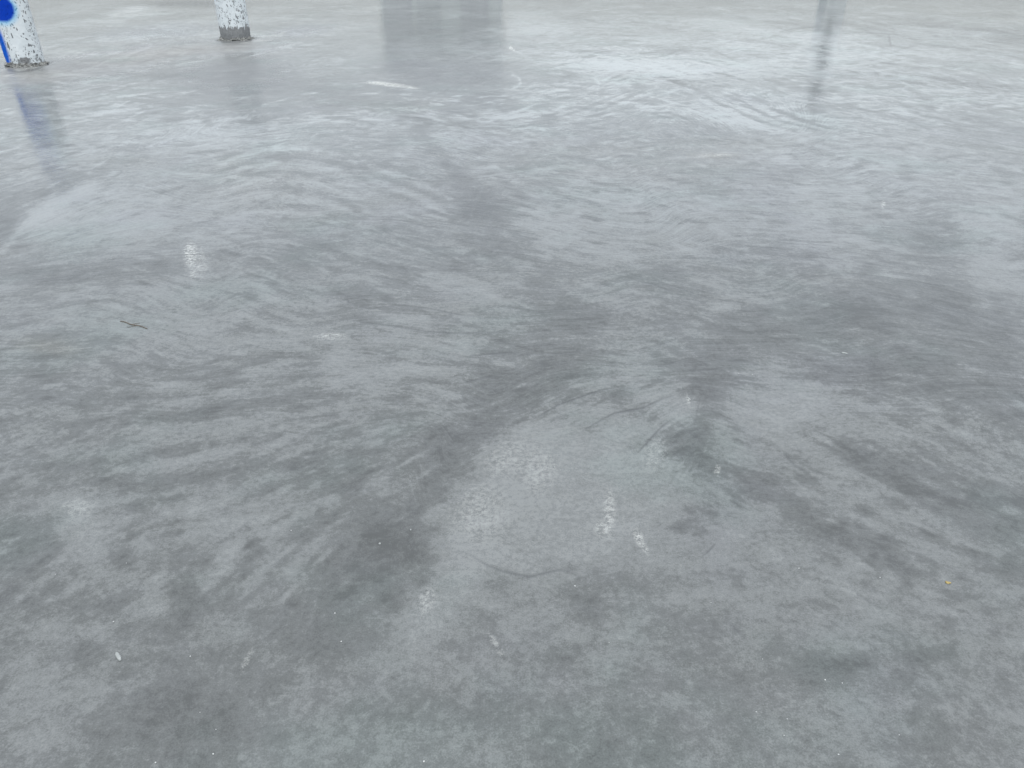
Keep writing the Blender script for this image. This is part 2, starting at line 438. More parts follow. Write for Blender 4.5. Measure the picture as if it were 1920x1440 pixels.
    for k in range(130):
        cx = ra.uniform(900, 1900) if k % 3 else ra.uniform(60, 900)
        cy = ra.uniform(20, 330)
        far = 0.35 + 0.65 * cy / 330
        rx = ra.uniform(30, 130) * far ** .5; ry = rx * ra.uniform(.18, .32) * (0.6 + far * .8)
        da = ra.uniform(.6, 1.3); a0 = ra.choice((math.pi / 2, -math.pi / 2)) - da / 2 + ra.uniform(-.35, .35)
        pts = [(cx + rx * math.cos(a0 + da * q / 6), cy + ry * math.sin(a0 + da * q / 6)) for q in range(7)]
        if min(p[1] for p in pts) < 3: continue
        for m_ in range(ra.choice((1, 1, 2, 4))):
            off = m_ * 5.5 * far
            stroke(stain_sheen, [(x_, y_ + off) for x_, y_ in pts], (1.0 + 1.3 * far), ra.choice((-1, 1, 1)) * ra.uniform(.35, .7), 'acc', taper=True)
    # ribbed chatter lines in the big pale patch
    for k in range(13):
        x0, y0 = 1150 + k * 12, 1010 - k * 10
        stroke(stain_sheen, [(x0, y0), (x0 + 24, y0 - 36), (x0 + 40, y0 - 80)], 2.0, .5 if k % 2 == 0 else -.35, 'acc', taper=True)
    for k in range(9):
        x0 = 1080 + k * 17
        stroke(stain_sheen, [(x0 - 40, 1040 + k * 2), (x0, 1014 - k * 1.5), (x0 + 46, 970 - k * 5)], 2.0, -.5 if k % 2 == 0 else .45, 'acc', taper=True)

    S = [  # px, py, direction in the photo (deg, clockwise positive), arc radius (m, sign = side of centre), reach (px)
        (500, 270, -8, 2.2, 120), (640, 300, 8, 2.2, 110), (420, 330, -20, 2.2, 90), (800, 300, 22, 3, 100),
        (1350, 205, 22, 3, 100), (1100, 190, -12, -3, 120), (1700, 200, 8, 6, 160), (1850, 350, 8, 4, 160),
        (150, 380, -20, 3, 130), (150, 500, -5, 5, 130), (300, 560, 28, 2, 90), (280, 650, 25, 2, 90), (110, 670, -6, 4, 90),
        (560, 540, 22, 2.5, 110), (760, 520, 18, 2.5, 120), (780, 620, 8, 2.5, 120), (960, 560, 14, 2.5, 110), (620, 700, -2, 2.5, 110),
        (400, 780, -12, 2.2, 130), (150, 850, -20, 2, 140), (380, 900, -20, 1.8, 120), (620, 860, -22, 1.3, 110),
        (1100, 600, 8, 3, 100), (1300, 560, 14, 3, 120), (1500, 640, 8, 3, 140), (1750, 620, 14, 3, 150),
        (1080, 760, -24, .8, 90), (1230, 790, -35, .6, 80), (1180, 950, -40, 1.2, 70), (1090, 1030, -28, 1.5, 80),
        (950, 900, -30, .7, 90), (1400, 830, 28, 1.2, 100), (1560, 920, 28, 1.5, 130), (1780, 900, 24, 1.5, 150),
        (1700, 1030, 22, 1.5, 120), (1420, 980, 30, 2.5, 90), (900, 1070, -8, -.6, 80),
        (200, 1100, -25, 1.2, 140), (150, 1300, -30, 1.0, 160), (550, 1150, -40, 1, 140), (650, 1350, -45, 1, 160),
        (1000, 1250, -15, 1, 160), (1300, 1300, 30, 1, 150), (1550, 1300, 15, 1, 160), (1800, 1200, 12, 1, 160), (1250, 1080, -12, 3, 110),
        (100, 60, -5, 8, 160), (700, 60, -3, 8, 200), (1100, 60, 2, 8, 200), (1500, 60, 4, 8, 200), (1850, 100, 10, 6, 160),
        (250, 200, -6, 5, 140), (1000, 400, 10, 5, 160), (1500, 380, 4, 5, 180), (-200, 800, -10, 3, 200), (2100, 800, 20, 3, 200),
    ]
    SA = np.array(S, float)
    def sweep_dir(px, py):
        w = np.exp(-((SA[:, 0] - px) ** 2 + (1.4 * (SA[:, 1] - py)) ** 2) / (2 * (0.75 * SA[:, 4]) ** 2)) + 1e-12
        a2 = np.radians(SA[:, 2]) * 2
        return math.degrees(math.atan2((w * np.sin(a2)).sum(), (w * np.cos(a2)).sum()) / 2)
    # short dabs where the blades lifted paste, lying along the sweeps
    rd = random.Random(5)
    for k in range(3600):
        px = rd.uniform(-60, 1980); py = 150 + 1000 * rd.random() ** 0.95
        big = 0.35 + 0.65 * min(1.0, (py - 100) / 600)
        L = rd.uniform(9, 34) * big; T = rd.uniform(2.2, 6.0) * big
        if py > 900: T *= rd.uniform(1.0, 2.2)
        v = rd.choice((-1, 1)) * rd.uniform(.25, .75)
        if py > 960 and 820 < px < 1520: v *= .35
        if 820 < px < 1250 and 800 < py < 1040: v *= .6
        stamp(stain_sheen, px, py, L, T, sweep_dir(px, py) + rd.gauss(0, 5), v)
    for k in range(1500):
        px = rd.uniform(560, 1980) if k % 4 else rd.uniform(-40, 560); py = rd.uniform(6, 230)
        far = 0.4 + 0.6 * py / 230
        stamp(stain_sheen, px, py, rd.uniform(8, 30) * far ** .5, rd.uniform(1.1, 2.6) * far, sweep_dir(px, py) + rd.gauss(0, 8), rd.choice((-1, 1)) * rd.uniform(.4, 1.1))
    for k in range(420):
        px = rd.uniform(-60, 1980); py = rd.uniform(1000, 1460)
        stamp(stain_sheen, px, py, rd.uniform(12, 40), rd.uniform(8, 20), sweep_dir(px, py) + rd.gauss(0, 25), rd.choice((-1, 1)) * rd.uniform(.1, .35))
    stain_sheen = 1.15 * np.tanh(stain_sheen / 1.15)
    # trowel edge lines
    G = [([(1000, 786), (1045, 760), (1085, 745), (1130, 730), (1160, 727)], 1.6, 1.0),
         ([(1092, 808), (1130, 786), (1150, 775), (1205, 765), (1240, 748), (1275, 738)], 1.8, .9),
         ([(1192, 852), (1215, 828), (1240, 800), (1262, 786)], 1.9, 1.0),
         ([(1262, 786), (1290, 808), (1325, 835)], 3.0, .45),
         ([(875, 1036), (910, 1058), (945, 1072), (985, 1080), (1020, 1076)], 2.2, .65),
         ([(930, 1066), (990, 1082), (1050, 1068), (1072, 1072), (1085, 1084)], 2.6, .7),
         ([(640, 566), (690, 580), (760, 572)], 1.2, .6), ([(740, 572), (800, 578), (870, 592), (905, 594)], 1.3, .7),
         ([(640, 600), (740, 612), (800, 622), (860, 625), (960, 622)], 1.3, .8),
         ([(860, 670), (920, 664), (980, 660)], 1.4, .8), ([(980, 665), (1060, 662), (1110, 655)], 1.2, .5),
         ([(860, 720), (910, 708), (940, 700)], 1.2, .6), ([(1180, 660), (1230, 648), (1260, 640)], 1.4, .6),
         ([(1170, 520), (1230, 535), (1280, 556)], 1.4, .6), ([(1225, 690), (1265, 680), (1300, 668)], 1.8, .5),
         ([(1180, 515), (1250, 532), (1330, 560), (1420, 572)], 1.2, .5),
         ([(1470, 850), (1490, 872), (1515, 885)], 3.2, .6), ([(1590, 1088), (1610, 1115), (1650, 1140)], 2.0, .4),
         ([(1664, 62), (1668, 74), (1671, 90)], 2.0, .9),  # mirror line of a short stick, painted dark
         ([(1460, 60), (1500, 52), (1540, 50)], 2.0, .8), ([(1580, 58), (1640, 62), (1700, 66)], 1.6, .8),
         ([(1480, 112), (1500, 118), (1508, 118)], 2.4, .6), ([(1610, 110), (1650, 116), (1690, 124)], 1.8, .6),
         ([(1852, 144), (1866, 152)], 2.0, .7), ([(1360, 1160), (1385, 1185), (1400, 1200)], 2.4, .5),
         ([(1340, 1020), (1330, 1032), (1318, 1042)], 1.8, .9), ([(1820, 865), (1790, 885), (1760, 905)], 1.5, .3),
         ([(1312, 745), (1306, 775), (1300, 800)], 1.8, .5),
         ([(650, 562), (656, 570)], 1.6, .9)]
    for pts, w, v in G: stroke(groove_shade, pts, max(w, 1.5) * 1.1, min(1, v * 1.15), 'max', taper=True)
    # painted contact shade and cracked mortar at the post feet, dark strip at far left
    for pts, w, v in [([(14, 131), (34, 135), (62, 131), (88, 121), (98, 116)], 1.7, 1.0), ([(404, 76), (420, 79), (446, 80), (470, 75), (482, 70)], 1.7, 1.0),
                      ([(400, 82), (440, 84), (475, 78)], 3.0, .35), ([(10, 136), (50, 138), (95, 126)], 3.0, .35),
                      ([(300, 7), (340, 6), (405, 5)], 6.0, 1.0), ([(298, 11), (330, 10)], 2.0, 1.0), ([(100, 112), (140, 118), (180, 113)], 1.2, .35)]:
        stroke(groove_shade, pts, w, v, 'max')
    # repeated thin sweeps: the edge of the float every few centimetres
    r = random.Random(3)
    for k in range(46):
        x0 = r.uniform(450, 1250); y0 = r.uniform(430, 700); L = r.uniform(60, 170); sl = r.uniform(.02, .18)
        stroke(groove_shade, [(x0, y0), (x0 + L * .5, y0 + L * sl * .6), (x0 + L, y0 + L * sl)], 1.0, r.uniform(.15, .4), 'max', taper=True)
    for k in range(40):
        x0 = r.uniform(1350, 1880); y0 = r.uniform(720, 1080); L = r.uniform(40, 120); sl = r.uniform(.35, .55)
        stroke(groove_shade, [(x0, y0), (x0 + L * .5, y0 + L * sl * .45), (x0 + L, y0 + L * sl)], 1.2, r.uniform(.15, .4), 'max', taper=True)
    for k in range(30):
        x0 = r.uniform(60, 620); y0 = r.uniform(740, 960); L = r.uniform(60, 150); sl = r.uniform(-.3, -.12)
        stroke(groove_shade, [(x0, y0), (x0 + L * .5, y0 + L * sl * .4), (x0 + L, y0 + L * sl)], 1.2, r.uniform(.1, .3), 'max', taper=True)
    for k in range(60):
        x0 = r.uniform(0, 1850); y0 = r.uniform(4, 380); L = r.uniform(30, 110); sl = r.uniform(-.1, .12)
        stroke(groove_shade, [(x0, y0), (x0 + L * .5, y0 + L * sl * .2), (x0 + L, y0 + L * sl)], 1.0, r.uniform(.15, .45), 'max', taper=True)

    # lime bloom / paint smears
    K = [(357, 476, 12, 22, 0, 1.0), (372, 490, 16, 24, 0, .5), (362, 512, 6, 12, 0, .6),
         (1197, 1008, 7, 16, -25, .9), (1208, 1026, 5, 12, -35, .7), (1142, 960, 10, 40, 0, .55), (1130, 990, 14, 14, 0, .5),
         (712, 156, 22, 3.2, 3, 2.2), (735, 159, 26, 3.6, 5, 2.0), (765, 163, 20, 2.6, 8, 1.5), (958, 90, 4, 3, 20, 2.0), (963, 94, 2.5, 2, 0, 1.5), (620, 631, 26, 6, 0, .6),
         (1345, 881, 5, 9, 15, .8), (1290, 748, 3, 8, -20, .8), (462, 1240, 6, 22, 25, .4), (930, 1210, 6, 24, -30, .35),
         (1656, 383, 4, 7, 0, .7), (1340, 291, 26, 2.6, -4, .6), (1010, 880, 30, 40, 0, .25), (900, 960, 50, 50, 0, .22),
         (950, 860, 40, 30, -30, .25), (800, 1125, 14, 24, 25, .35), (1230, 850, 20, 30, 20, .2), (145, 952, 26, 14, 0, .25),
         (510, 67, 26, 2.2, -2, 1.1), (492, 76, 16, 1.6, -3, 1.1), (462, 80, 12, 1.4, -3, .8), (528, 63, 9, 2.4, -20, 1.0),
         (250, 17, 30, 6, -10, .6), (215, 30, 24, 6, -8, .5), (20, 142, 16, 2.4, 0, .9), (6, 124, 8, 3, 0, .8)]
    for k in K: stamp(chalk, *k, hard=True, mode='max')
    rk = random.Random(11)
    for k in range(60):
        x0 = rk.uniform(950, 1900); y0 = rk.uniform(10, 200)
        stamp(chalk, x0, y0, rk.uniform(8, 30), rk.uniform(1.0, 2.4), rk.uniform(-6, 12), rk.uniform(.25, .6), mode='max')
    for k in range(30):
        x0 = rk.uniform(60, 900); y0 = rk.uniform(10, 330)
        stamp(chalk, x0, y0, rk.uniform(6, 24), rk.uniform(1.0, 2.2), rk.uniform(-10, 8), rk.uniform(.2, .45), mode='max')

    # dusty matt cement round the posts and out to the left
    for p in [(60, 150, 130, 22, -4, .9), (200, 120, 170, 26, -6, .9), (340, 95, 160, 20, -5, .95), (440, 88, 110, 16, -3, 1.0),
              (20, 140, 90, 20, 0, .8), (560, 60, 60, 14, -8, .6), (300, 60, 120, 16, -4, .5), (440, 130, 110, 45, 0, .8), (800, 140, 130, 26, 0, .35), (600, 180, 120, 30, 0, .3)]:
        stamp(matt, *p, mode='max')
    for p in [(300, 100, 220, 22, -5, .8), (60, 140, 120, 16, -3, .8), (440, 84, 80, 10, 0, .5), (80, 300, 60, 30, 0, .1),
              (470, 330, 110, 50, 0, .4), (90, 650, 60, 16, 8, .9), (1200, 300, 260, 40, 0, .3), (1340, 292, 60, 8, 0, .9), (780, 200, 60, 14, 0, .5)]:
        stamp(warm, *p, mode='max')

    lime_sheen = 0.45 * np.clip((Y - 3.2) / 5.0, 0, 1)
    for p in [(1200, 110, 330, 70, 3, .7), (1500, 80, 420, 70, 0, .65), (1650, 120, 300, 60, 0, .55), (1400, 190, 200, 40, 8, .25),  # bright reflected-sky areas put into the film colour
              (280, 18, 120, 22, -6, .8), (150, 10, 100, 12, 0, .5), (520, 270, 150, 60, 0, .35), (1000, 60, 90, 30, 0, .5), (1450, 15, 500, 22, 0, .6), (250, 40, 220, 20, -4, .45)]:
        stamp(lime_sheen, *p, mode='max')
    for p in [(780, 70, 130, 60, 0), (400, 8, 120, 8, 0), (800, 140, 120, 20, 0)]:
        t_ = np.zeros_like(X); stamp(t_, *p, 1.0, mode='max'); lime_sheen *= 1 - 0.85 * t_

    # ---- flow coordinates: u along and v across the trowel sweeps ----------------
    sw = np.full_like(X, 1e-9); su = np.zeros_like(X); sv = np.zeros_like(X)
    base = 1e-4
    su += base * X; sv += base * Y; sw += base
    for px, py, ang, R, reach in S:
        c0 = ground(px, py)
        ca, sa = math.cos(math.radians(ang)), math.sin(math.radians(ang))
        tdir = ground(px + 4 * ca, py + 4 * sa) - ground(px - 4 * ca, py - 4 * sa)
        tdir /= np.linalg.norm(tdir)
        ndir = np.array([-tdir[1], tdir[0]])          # away from the camera for tdir pointing right
        ctr = c0 - ndir * R
        dx, dy = X - ctr[0], Y - ctr[1]
        rr = np.sqrt(dx * dx + dy * dy) + 1e-6
        vi = (rr - abs(R)) * (1 if R > 0 else -1) + c0[1]
        angp = np.arctan2(dx * tdir[0] + dy * tdir[1], (dx * ndir[0] + dy * ndir[1]) * (1 if R > 0 else -1))
        ui = angp * np.maximum(abs(R), 0.3) + c0[0]
        # reach in metres, wider sideways than the picture's foreshortened depth suggests
        w_m = abs(ground(px + reach, py)[0] - c0[0])
        gx, gy = X - c0[0], Y - c0[1]
        w = np.exp(-(gx * gx + (gy * 0.8) ** 2) / (w_m * w_m))
        su += w * ui; sv += w * vi; sw += w
    U, V = su / sw, sv / sw
    Wc = 0.35 * X + 0.5 * Y

    verts = np.stack([X, Y, Z], axis=-1).reshape(-1, 3).astype(np.float32)
    idx = np.arange(nr * nc).reshape(nr, nc)
    quads = np.stack([idx[:-1, :-1], idx[:-1, 1:], idx[1:, 1:], idx[1:, :-1]], axis=-1).reshape(-1, 4).astype(np.int32)
    me = bpy.data.meshes.new("ground")
    me.vertices.add(len(verts)); me.vertices.foreach_set('co', verts.ravel())
    me.loops.add(quads.size); me.loops.foreach_set('vertex_index', quads.ravel())
    me.polygons.add(len(quads))
    me.polygons.foreach_set('loop_start', np.arange(0, quads.size, 4, dtype=np.int32))
    me.polygons.foreach_set('loop_total', np.full(len(quads), 4, dtype=np.int32))
    me.polygons.foreach_set('use_smooth', np.ones(len(quads), dtype=bool))
    me.update(calc_edges=True)
    for nm, arr in (('stain_sheen', stain_sheen), ('matt', matt), ('groove_shade', groove_shade), ('chalk', chalk), ('warm', warm), ('streak', np.clip((Y - 1.35) / 1.1, 0.22, 1.0)), ('lime_sheen', lime_sheen)):
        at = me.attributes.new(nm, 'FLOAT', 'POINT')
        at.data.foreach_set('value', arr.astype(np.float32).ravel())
    at = me.attributes.new('flow', 'FLOAT_VECTOR', 'POINT')
    at.data.foreach_set('vector', np.stack([U, V, Wc], axis=-1).astype(np.float32).ravel())
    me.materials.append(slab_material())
    o = bpy.data.objects.new("ground", me)
    C.objects.link(o)
    tag(o, 'smooth grey trowelled concrete slab with curved sweep marks', None, None, 'structure')
    return o
build_ground()

# ------------------------------------------------------------------ the posts
def post_material(name, seed, bare_h, patch=None, blue=None, blue_edge=None):
    m = bpy.data.materials.new(name)
    t = NT(m)
    tc = t.new('ShaderNodeTexCoord')
    O = tc.outputs['Object']
    Os = t.vadd(O, (seed * 3.1, seed * 1.7, seed * 0.9))
    sep = t.new('ShaderNodeSeparateXYZ'); t.put(sep.inputs[0], O)
    n1 = t.noise(Os, 9.0, 6, 0.6).outputs['Fac']
    n2 = t.noise(Os, 45.0, 5, 0.65).outputs['Fac']
    col = t.mix(n1, (0.62, 0.68, 0.70), (0.80, 0.84, 0.85))
    col = t.mix(t.ramp(n2, 0.55, 0.75, 0, 0.35), col, (0.55, 0.60, 0.62))
    # chips: elongated voids, several sizes and directions
    masks = []
    wz = t.noise(Os, 7.0, 2, 0.5).outputs['Color']
    for sc, st, th, keep in ((34.0, (1.0, 1.0, 0.42), 0.25, 0.40), (22.0, (0.55, 0.8, 1.0), 0.22, 0.55), (60.0, (1, 1, 0.6), 0.30, 0.4), (15.0, (1, 1, .45), .18, .45)):
        vo = t.new('ShaderNodeTexVoronoi'); vo.inputs['Scale'].default_value = sc
        vec = t.vadd(t.vmul(Os, st), t.vmul(wz, (0.12, 0.12, 0.12)))
        t.put(vo.inputs['Vector'], vec)
        sc_ = t.new('ShaderNodeSeparateColor'); t.put(sc_.inputs[0], vo.outputs['Color'])
        d = t.math('ADD', vo.outputs['Distance'], t.math('MULTIPLY', t.math('SUBTRACT', n2, 0.5), 0.22))
        k = t.ramp(d, th, th + 0.07, 1.0, 0.0)
        k = t.math('MULTIPLY', k, t.ramp(sc_.outputs[0], keep, keep + 0.04))
        masks.append(k)
    dens = t.ramp(t.noise(t.vadd(Os, (4.0, 0, 2.0)), 6.5, 3, 0.6).outputs['Fac'], 0.40, 0.56)
    dens = t.math('MAXIMUM', dens, t.ramp(sep.outputs[2], 0.02, 0.16, 1.0, 0.0))
    masks = [masks[0], t.math('MULTIPLY', masks[1], dens), t.math('MULTIPLY', masks[2], dens), t.math('MULTIPLY', masks[3], dens)]
    chip = masks[0]
    for k in masks[1:]: chip = t.math('MAXIMUM', chip, k)
    col = t.mix(t.math('MULTIPLY', chip, 0.85), col, (0.12, 0.125, 0.13))
    # blue spray
    if blue:
        (bx, bz, br) = blue
        dx = t.math('SUBTRACT', sep.outputs[0], bx)
        dz = t.math('SUBTRACT', sep.outputs[2], bz)
        wob = t.math('MULTIPLY', t.math('SUBTRACT', n1, 0.5), 0.035)
        d = t.math('SQRT', t.math('ADD', t.math('MULTIPLY', dx, dx), t.math('MULTIPLY', dz, dz)))
        d = t.math('ADD', d, wob)
        halo = t.ramp(d, br * 0.80, br * 1.5, 1.0, 0.0)
        col = t.mix(t.math('MULTIPLY', halo, 0.75), col, (0.10, 0.55, 0.92))
        core = t.ramp(d, br * 0.82, br * 1.12, 1.0, 0.0)
        col = t.mix(core, col, (0.0, 0.045, 0.46))
    if blue_edge is not None:
        (x_edge, soft, ztop) = blue_edge
        e = t.ramp(t.math('ADD', sep.outputs[0], t.math('MULTIPLY', t.math('SUBTRACT', n1, 0.5), 0.03)), x_edge, x_edge + soft, 1.0, 0.0)
        e = t.math('MULTIPLY', e, t.ramp(sep.outputs[2], ztop, ztop + 0.12, 1.0, 0.0))
        e = t.math('MULTIPLY', e, t.ramp(n2, 0.30, 0.40, 0.75, 1.0))
        col = t.mix(e, col, (0.0, 0.11, 0.60))
    # bare concrete at the foot
    nn = t.noise(t.vmul(Os, (1, 1, 0.35)), 16.0, 7, 0.65, 0.4).outputs['Fac']
    lim = t.math('ADD', bare_h, t.math('MULTIPLY', t.math('SUBTRACT', nn, 0.5), 0.30))
    bare = t.ramp(t.math('SUBTRACT', sep.outputs[2], lim), -0.006, 0.006, 1.0, 0.0)
    if patch:
        (qx, qz, rx, rz) = patch
        ax = t.math('DIVIDE', t.math('SUBTRACT', sep.outputs[0], qx), rx)
        az = t.math('DIVIDE', t.math('SUBTRACT', sep.outputs[2], qz), rz)
        dd = t.math('ADD', t.math('MULTIPLY', ax, ax), t.math('MULTIPLY', az, az))
        dd = t.math('ADD', dd, t.math('MULTIPLY', t.math('SUBTRACT', nn, 0.5), 3.4))
        bare = t.math('MAXIMUM', bare, t.ramp(dd, 0.75, 0.95, 1.0, 0.0))
    conc = t.mix(n2, (0.13, 0.135, 0.14), (0.38, 0.39, 0.39))
    col = t.mix(bare, col, conc)
    # rising grime
    gr = t.math('MULTIPLY', t.ramp(sep.outputs[2], 0.0, 0.05, 0.7, 0.0), t.ramp(n2, 0.35, 0.6))
    col = t.mix(gr, col, (0.20, 0.19, 0.17))
    h = t.math('SUBTRACT', t.math('MULTIPLY', n2, 0.4), t.math('ADD', chip, t.math('MULTIPLY', bare, 0.6)))
    nb = t.bump(h, 1.0, 0.004)
    t.finish(col, t.ramp(bare, 0, 1, 0.6, 0.9), 0.15, nb)
    return m

def mortar_material():
    m = bpy.data.materials.new("rough_mortar")
    t = NT(m)
    O = t.new('ShaderNodeTexCoord').outputs['Object']
    n = t.noise(O, 40.0, 7, 0.7).outputs['Fac']
    n2 = t.noise(O, 9.0, 4, 0.6).outputs['Fac']
    col = t.mix(t.ramp(n, .35, .65), (0.05, 0.05, 0.05), (0.25, 0.26, 0.25))
    col = t.mix(t.ramp(n2, .54, .66, 0, .6), col, (0.42, 0.43, 0.42))
    t.finish(col, 0.85, 0.3, t.bump(n, 1.0, 0.006))
    return m
MORTAR = mortar_material()

def post(px, py, radius, height, mat, yaw, seed, label):
    g = ground(px, py)
    root = empty('concrete_post', (g[0], g[1], 0))
    tag(root, label, 'post', 'white painted posts on the slab')
    root.rotation_euler = (0, 0, yaw)
    bm = bmesh.new()
    seg, nz = 112, 90
    rings = []
    def prof(z):
        top = height - z
        return 1.0 if top > 0.03 else math.sqrt(max(0.0, 1 - ((0.03 - top) / 0.03) ** 2)) * 0.03 / radius + 1 - 0.03 / radius
    for j in range(nz + 1):
        z = height * j / nz if j < nz - 6 else height - 0.03 * (1 - math.sin(math.pi / 2 * (j - nz + 6) / 6))
        ring = []
        for i in range(seg):
            a = 2 * math.pi * i / seg
            # chamfered square drawn towards a circle: rounded form-cast post
            v = Vector((math.cos(a), math.sin(a), 0))
            d = mnoise.noise(Vector((v.x * 2.2 + seed, v.y * 2.2, z * 5))) * 0.004
            d += mnoise.noise(Vector((v.x * 9 + seed, v.y * 9, z * 38))) * 0.0018
            if z < 0.10: d -= (0.10 - z) * 0.05 + abs(mnoise.noise(Vector((v.x * 6, v.y * 6 + seed, z * 30)))) * 0.012 * (1 - z / 0.10)
            r = radius * prof(z) + d
            ring.append(bm.verts.new((v.x * r, v.y * r, z - (0.02 if j == 0 else 0))))
        rings.append(ring)
    for a, b in zip(rings, rings[1:]):
        for i in range(seg):
            bm.faces.new((a[i], a[(i + 1) % seg], b[(i + 1) % seg], b[i]))
    bm.faces.new(rings[-1])
    link_bm('shaft', bm, mat, root)
    # mortar collar: a low ragged ring
    bm = bmesh.new()
    prof2 = [(-0.012, 0.036), (0.000, 0.030), (0.010, 0.022), (0.024, 0.012), (0.040, 0.005), (0.056, -0.004)]
    rr = []
    for k, (dr, z) in enumerate(prof2):
        ring = []
        for i in range(160):
            a = 2 * math.pi * i / 160
            q = Vector((math.cos(a) * 3 + seed, math.sin(a) * 3, k * 0.3))
            w = 0.70 + 1.1 * mnoise.noise(q) + 0.5 * mnoise.noise(q * 4)
            w = max(0.15, w)
            r = radius - 0.012 + (dr + 0.012) * w
            ring.append(bm.verts.new((math.cos(a) * r, math.sin(a) * r, z * (0.5 + w * 0.8) if z > 0 else z)))
        rr.append(ring)
    for a, b in zip(rr, rr[1:]):
        for i in range(160):
            bm.faces.new((b[i], b[(i + 1) % 160], a[(i + 1) % 160], a[i]))
    link_bm('mortar_collar', bm, MORTAR, root, smooth=False)
    return root

# object space: -y faces the camera after the yaw; x runs to the right
g1 = ground(50, 121); g2 = ground(441, 70)
yaw1 = -math.atan2(g1[0], g1[1]) ; yaw2 = -math.atan2(g2[0], g2[1])
post(50, 121, 0.215, 1.20, post_material('white_paint_blue_spray', 1.0, 0.012, (0.0, 0.075, 0.075, 0.05),
     (-0.10, 0.655, 0.15), (-0.185, 0.045, 0.36)), yaw1, 1.7,
     'pitted white painted post with a round blue spray blob, at the left edge')
post(443, 73, 0.225, 1.20, post_material('white_paint_bare_foot', 2.0, 0.185, None), yaw2, 5.2,
     'pitted white post with its paint worn off to bare grey at the foot')

# ------------------------------------------------------------------ things standing beyond the slab (mirrored in its polish)
def plain(name, colr, rough=0.8, var=0.25, scale=6):
    m = bpy.data.materials.new(name)
    t = NT(m)
    O = t.new('ShaderNodeTexCoord').outputs['Object']
    n = t.noise(O, scale, 6, 0.6).outputs['Fac']
    col = t.mix(n, tuple(c * (1 - var) for c in colr), tuple(min(1, c * (1 + var)) for c in colr))
    t.finish(col, rough, 0.4)
    return m
def box(name, x0, x1, y0, y1, z0, z1, mat, parent=None, bevel=0.01):
    bm = bmesh.new()
    bmesh.ops.create_cube(bm, size=1)
    for v in bm.verts:
        v.co = Vector((x0 if v.co.x < 0 else x1, y0 if v.co.y < 0 else y1, z0 if v.co.z < 0 else z1))
    if bevel: bmesh.ops.bevel(bm, geom=list(bm.edges), offset=bevel, segments=2, affect='EDGES')
    return link_bm(name, bm, mat, parent, smooth=False)

M_WALL = plain('grey_render', (0.53, 0.56, 0.56))
M_DOOR = plain('grey_door_paint', (0.46, 0.48, 0.49), 0.5)
M_ROOF = plain('roof_sheet', (0.55, 0.58, 0.58), 0.5)
M_GLASS = plain('dark_glass', (0.38, 0.40, 0.41), 0.08, 0.1)
M_STEEL = plain('weathered_steel', (0.13, 0.14, 0.16), 0.5)
def shed():
    D = 30.0
    depth = D * CP + H_CAM * SP
    xr = (935 - 960) / F_PX * (D * CP + H_CAM * SP - 0) + 0.05
    xl = xr - 4.2
    b = empty('shed', ((xl + xr) / 2, D, 0))
    tag(b, 'low grey shed beyond the slab, mirrored in its polish right of the posts', 'shed')
    w = (xr - xl) / 2
    box('wall', -w, w, 0, 4.5, 0, 2.75, M_WALL, b)
    box('roof', -w - .12, w + .12, -.15, 4.65, 2.752, 2.95, M_ROOF, b)
    for dx in (-1.5, 1.2):
        dr = box('door', dx - .5, dx + .5, -0.02, 0.02, 0.02, 2.05, M_DOOR, b)
        box('handle', dx + .36, dx + .40, -0.06, -0.02, 0.98, 1.12, M_STEEL, dr, 0.004)
    for dx in (-.4,):
        f = box('window', dx - .45, dx + .45, -0.04, 0.02, 1.05, 1.95, M_DOOR, b)
        box('pane', dx - .39, dx + .39, -0.048, -0.042, 1.11, 1.89, M_GLASS, f, 0)
shed()
def pole():
    D = 26.0
    x = (1567 - 960) / F_PX * (D * CP + H_CAM * SP)
    r = empty('pole', (x, D, 0))
    tag(r, 'steel pole on a grey concrete pier, mirrored in the slab at upper right', 'pole')
    box('pier', -.32, .32, -.32, .32, 0, 1.45, M_WALL, r, 0.03)
    bm = bmesh.new()
    bmesh.ops.create_cone(bm, cap_ends=True, segments=32, radius1=.13, radius2=.10, depth=2.9, matrix=__import__('mathutils').Matrix.Translation((0, 0, 1.45 + 1.45)))
    link_bm('shaft', bm, M_STEEL, r)
    box('junction_box', -.17, .17, -.26, -.11, 1.9, 2.3, M_STEEL, r)
pole()

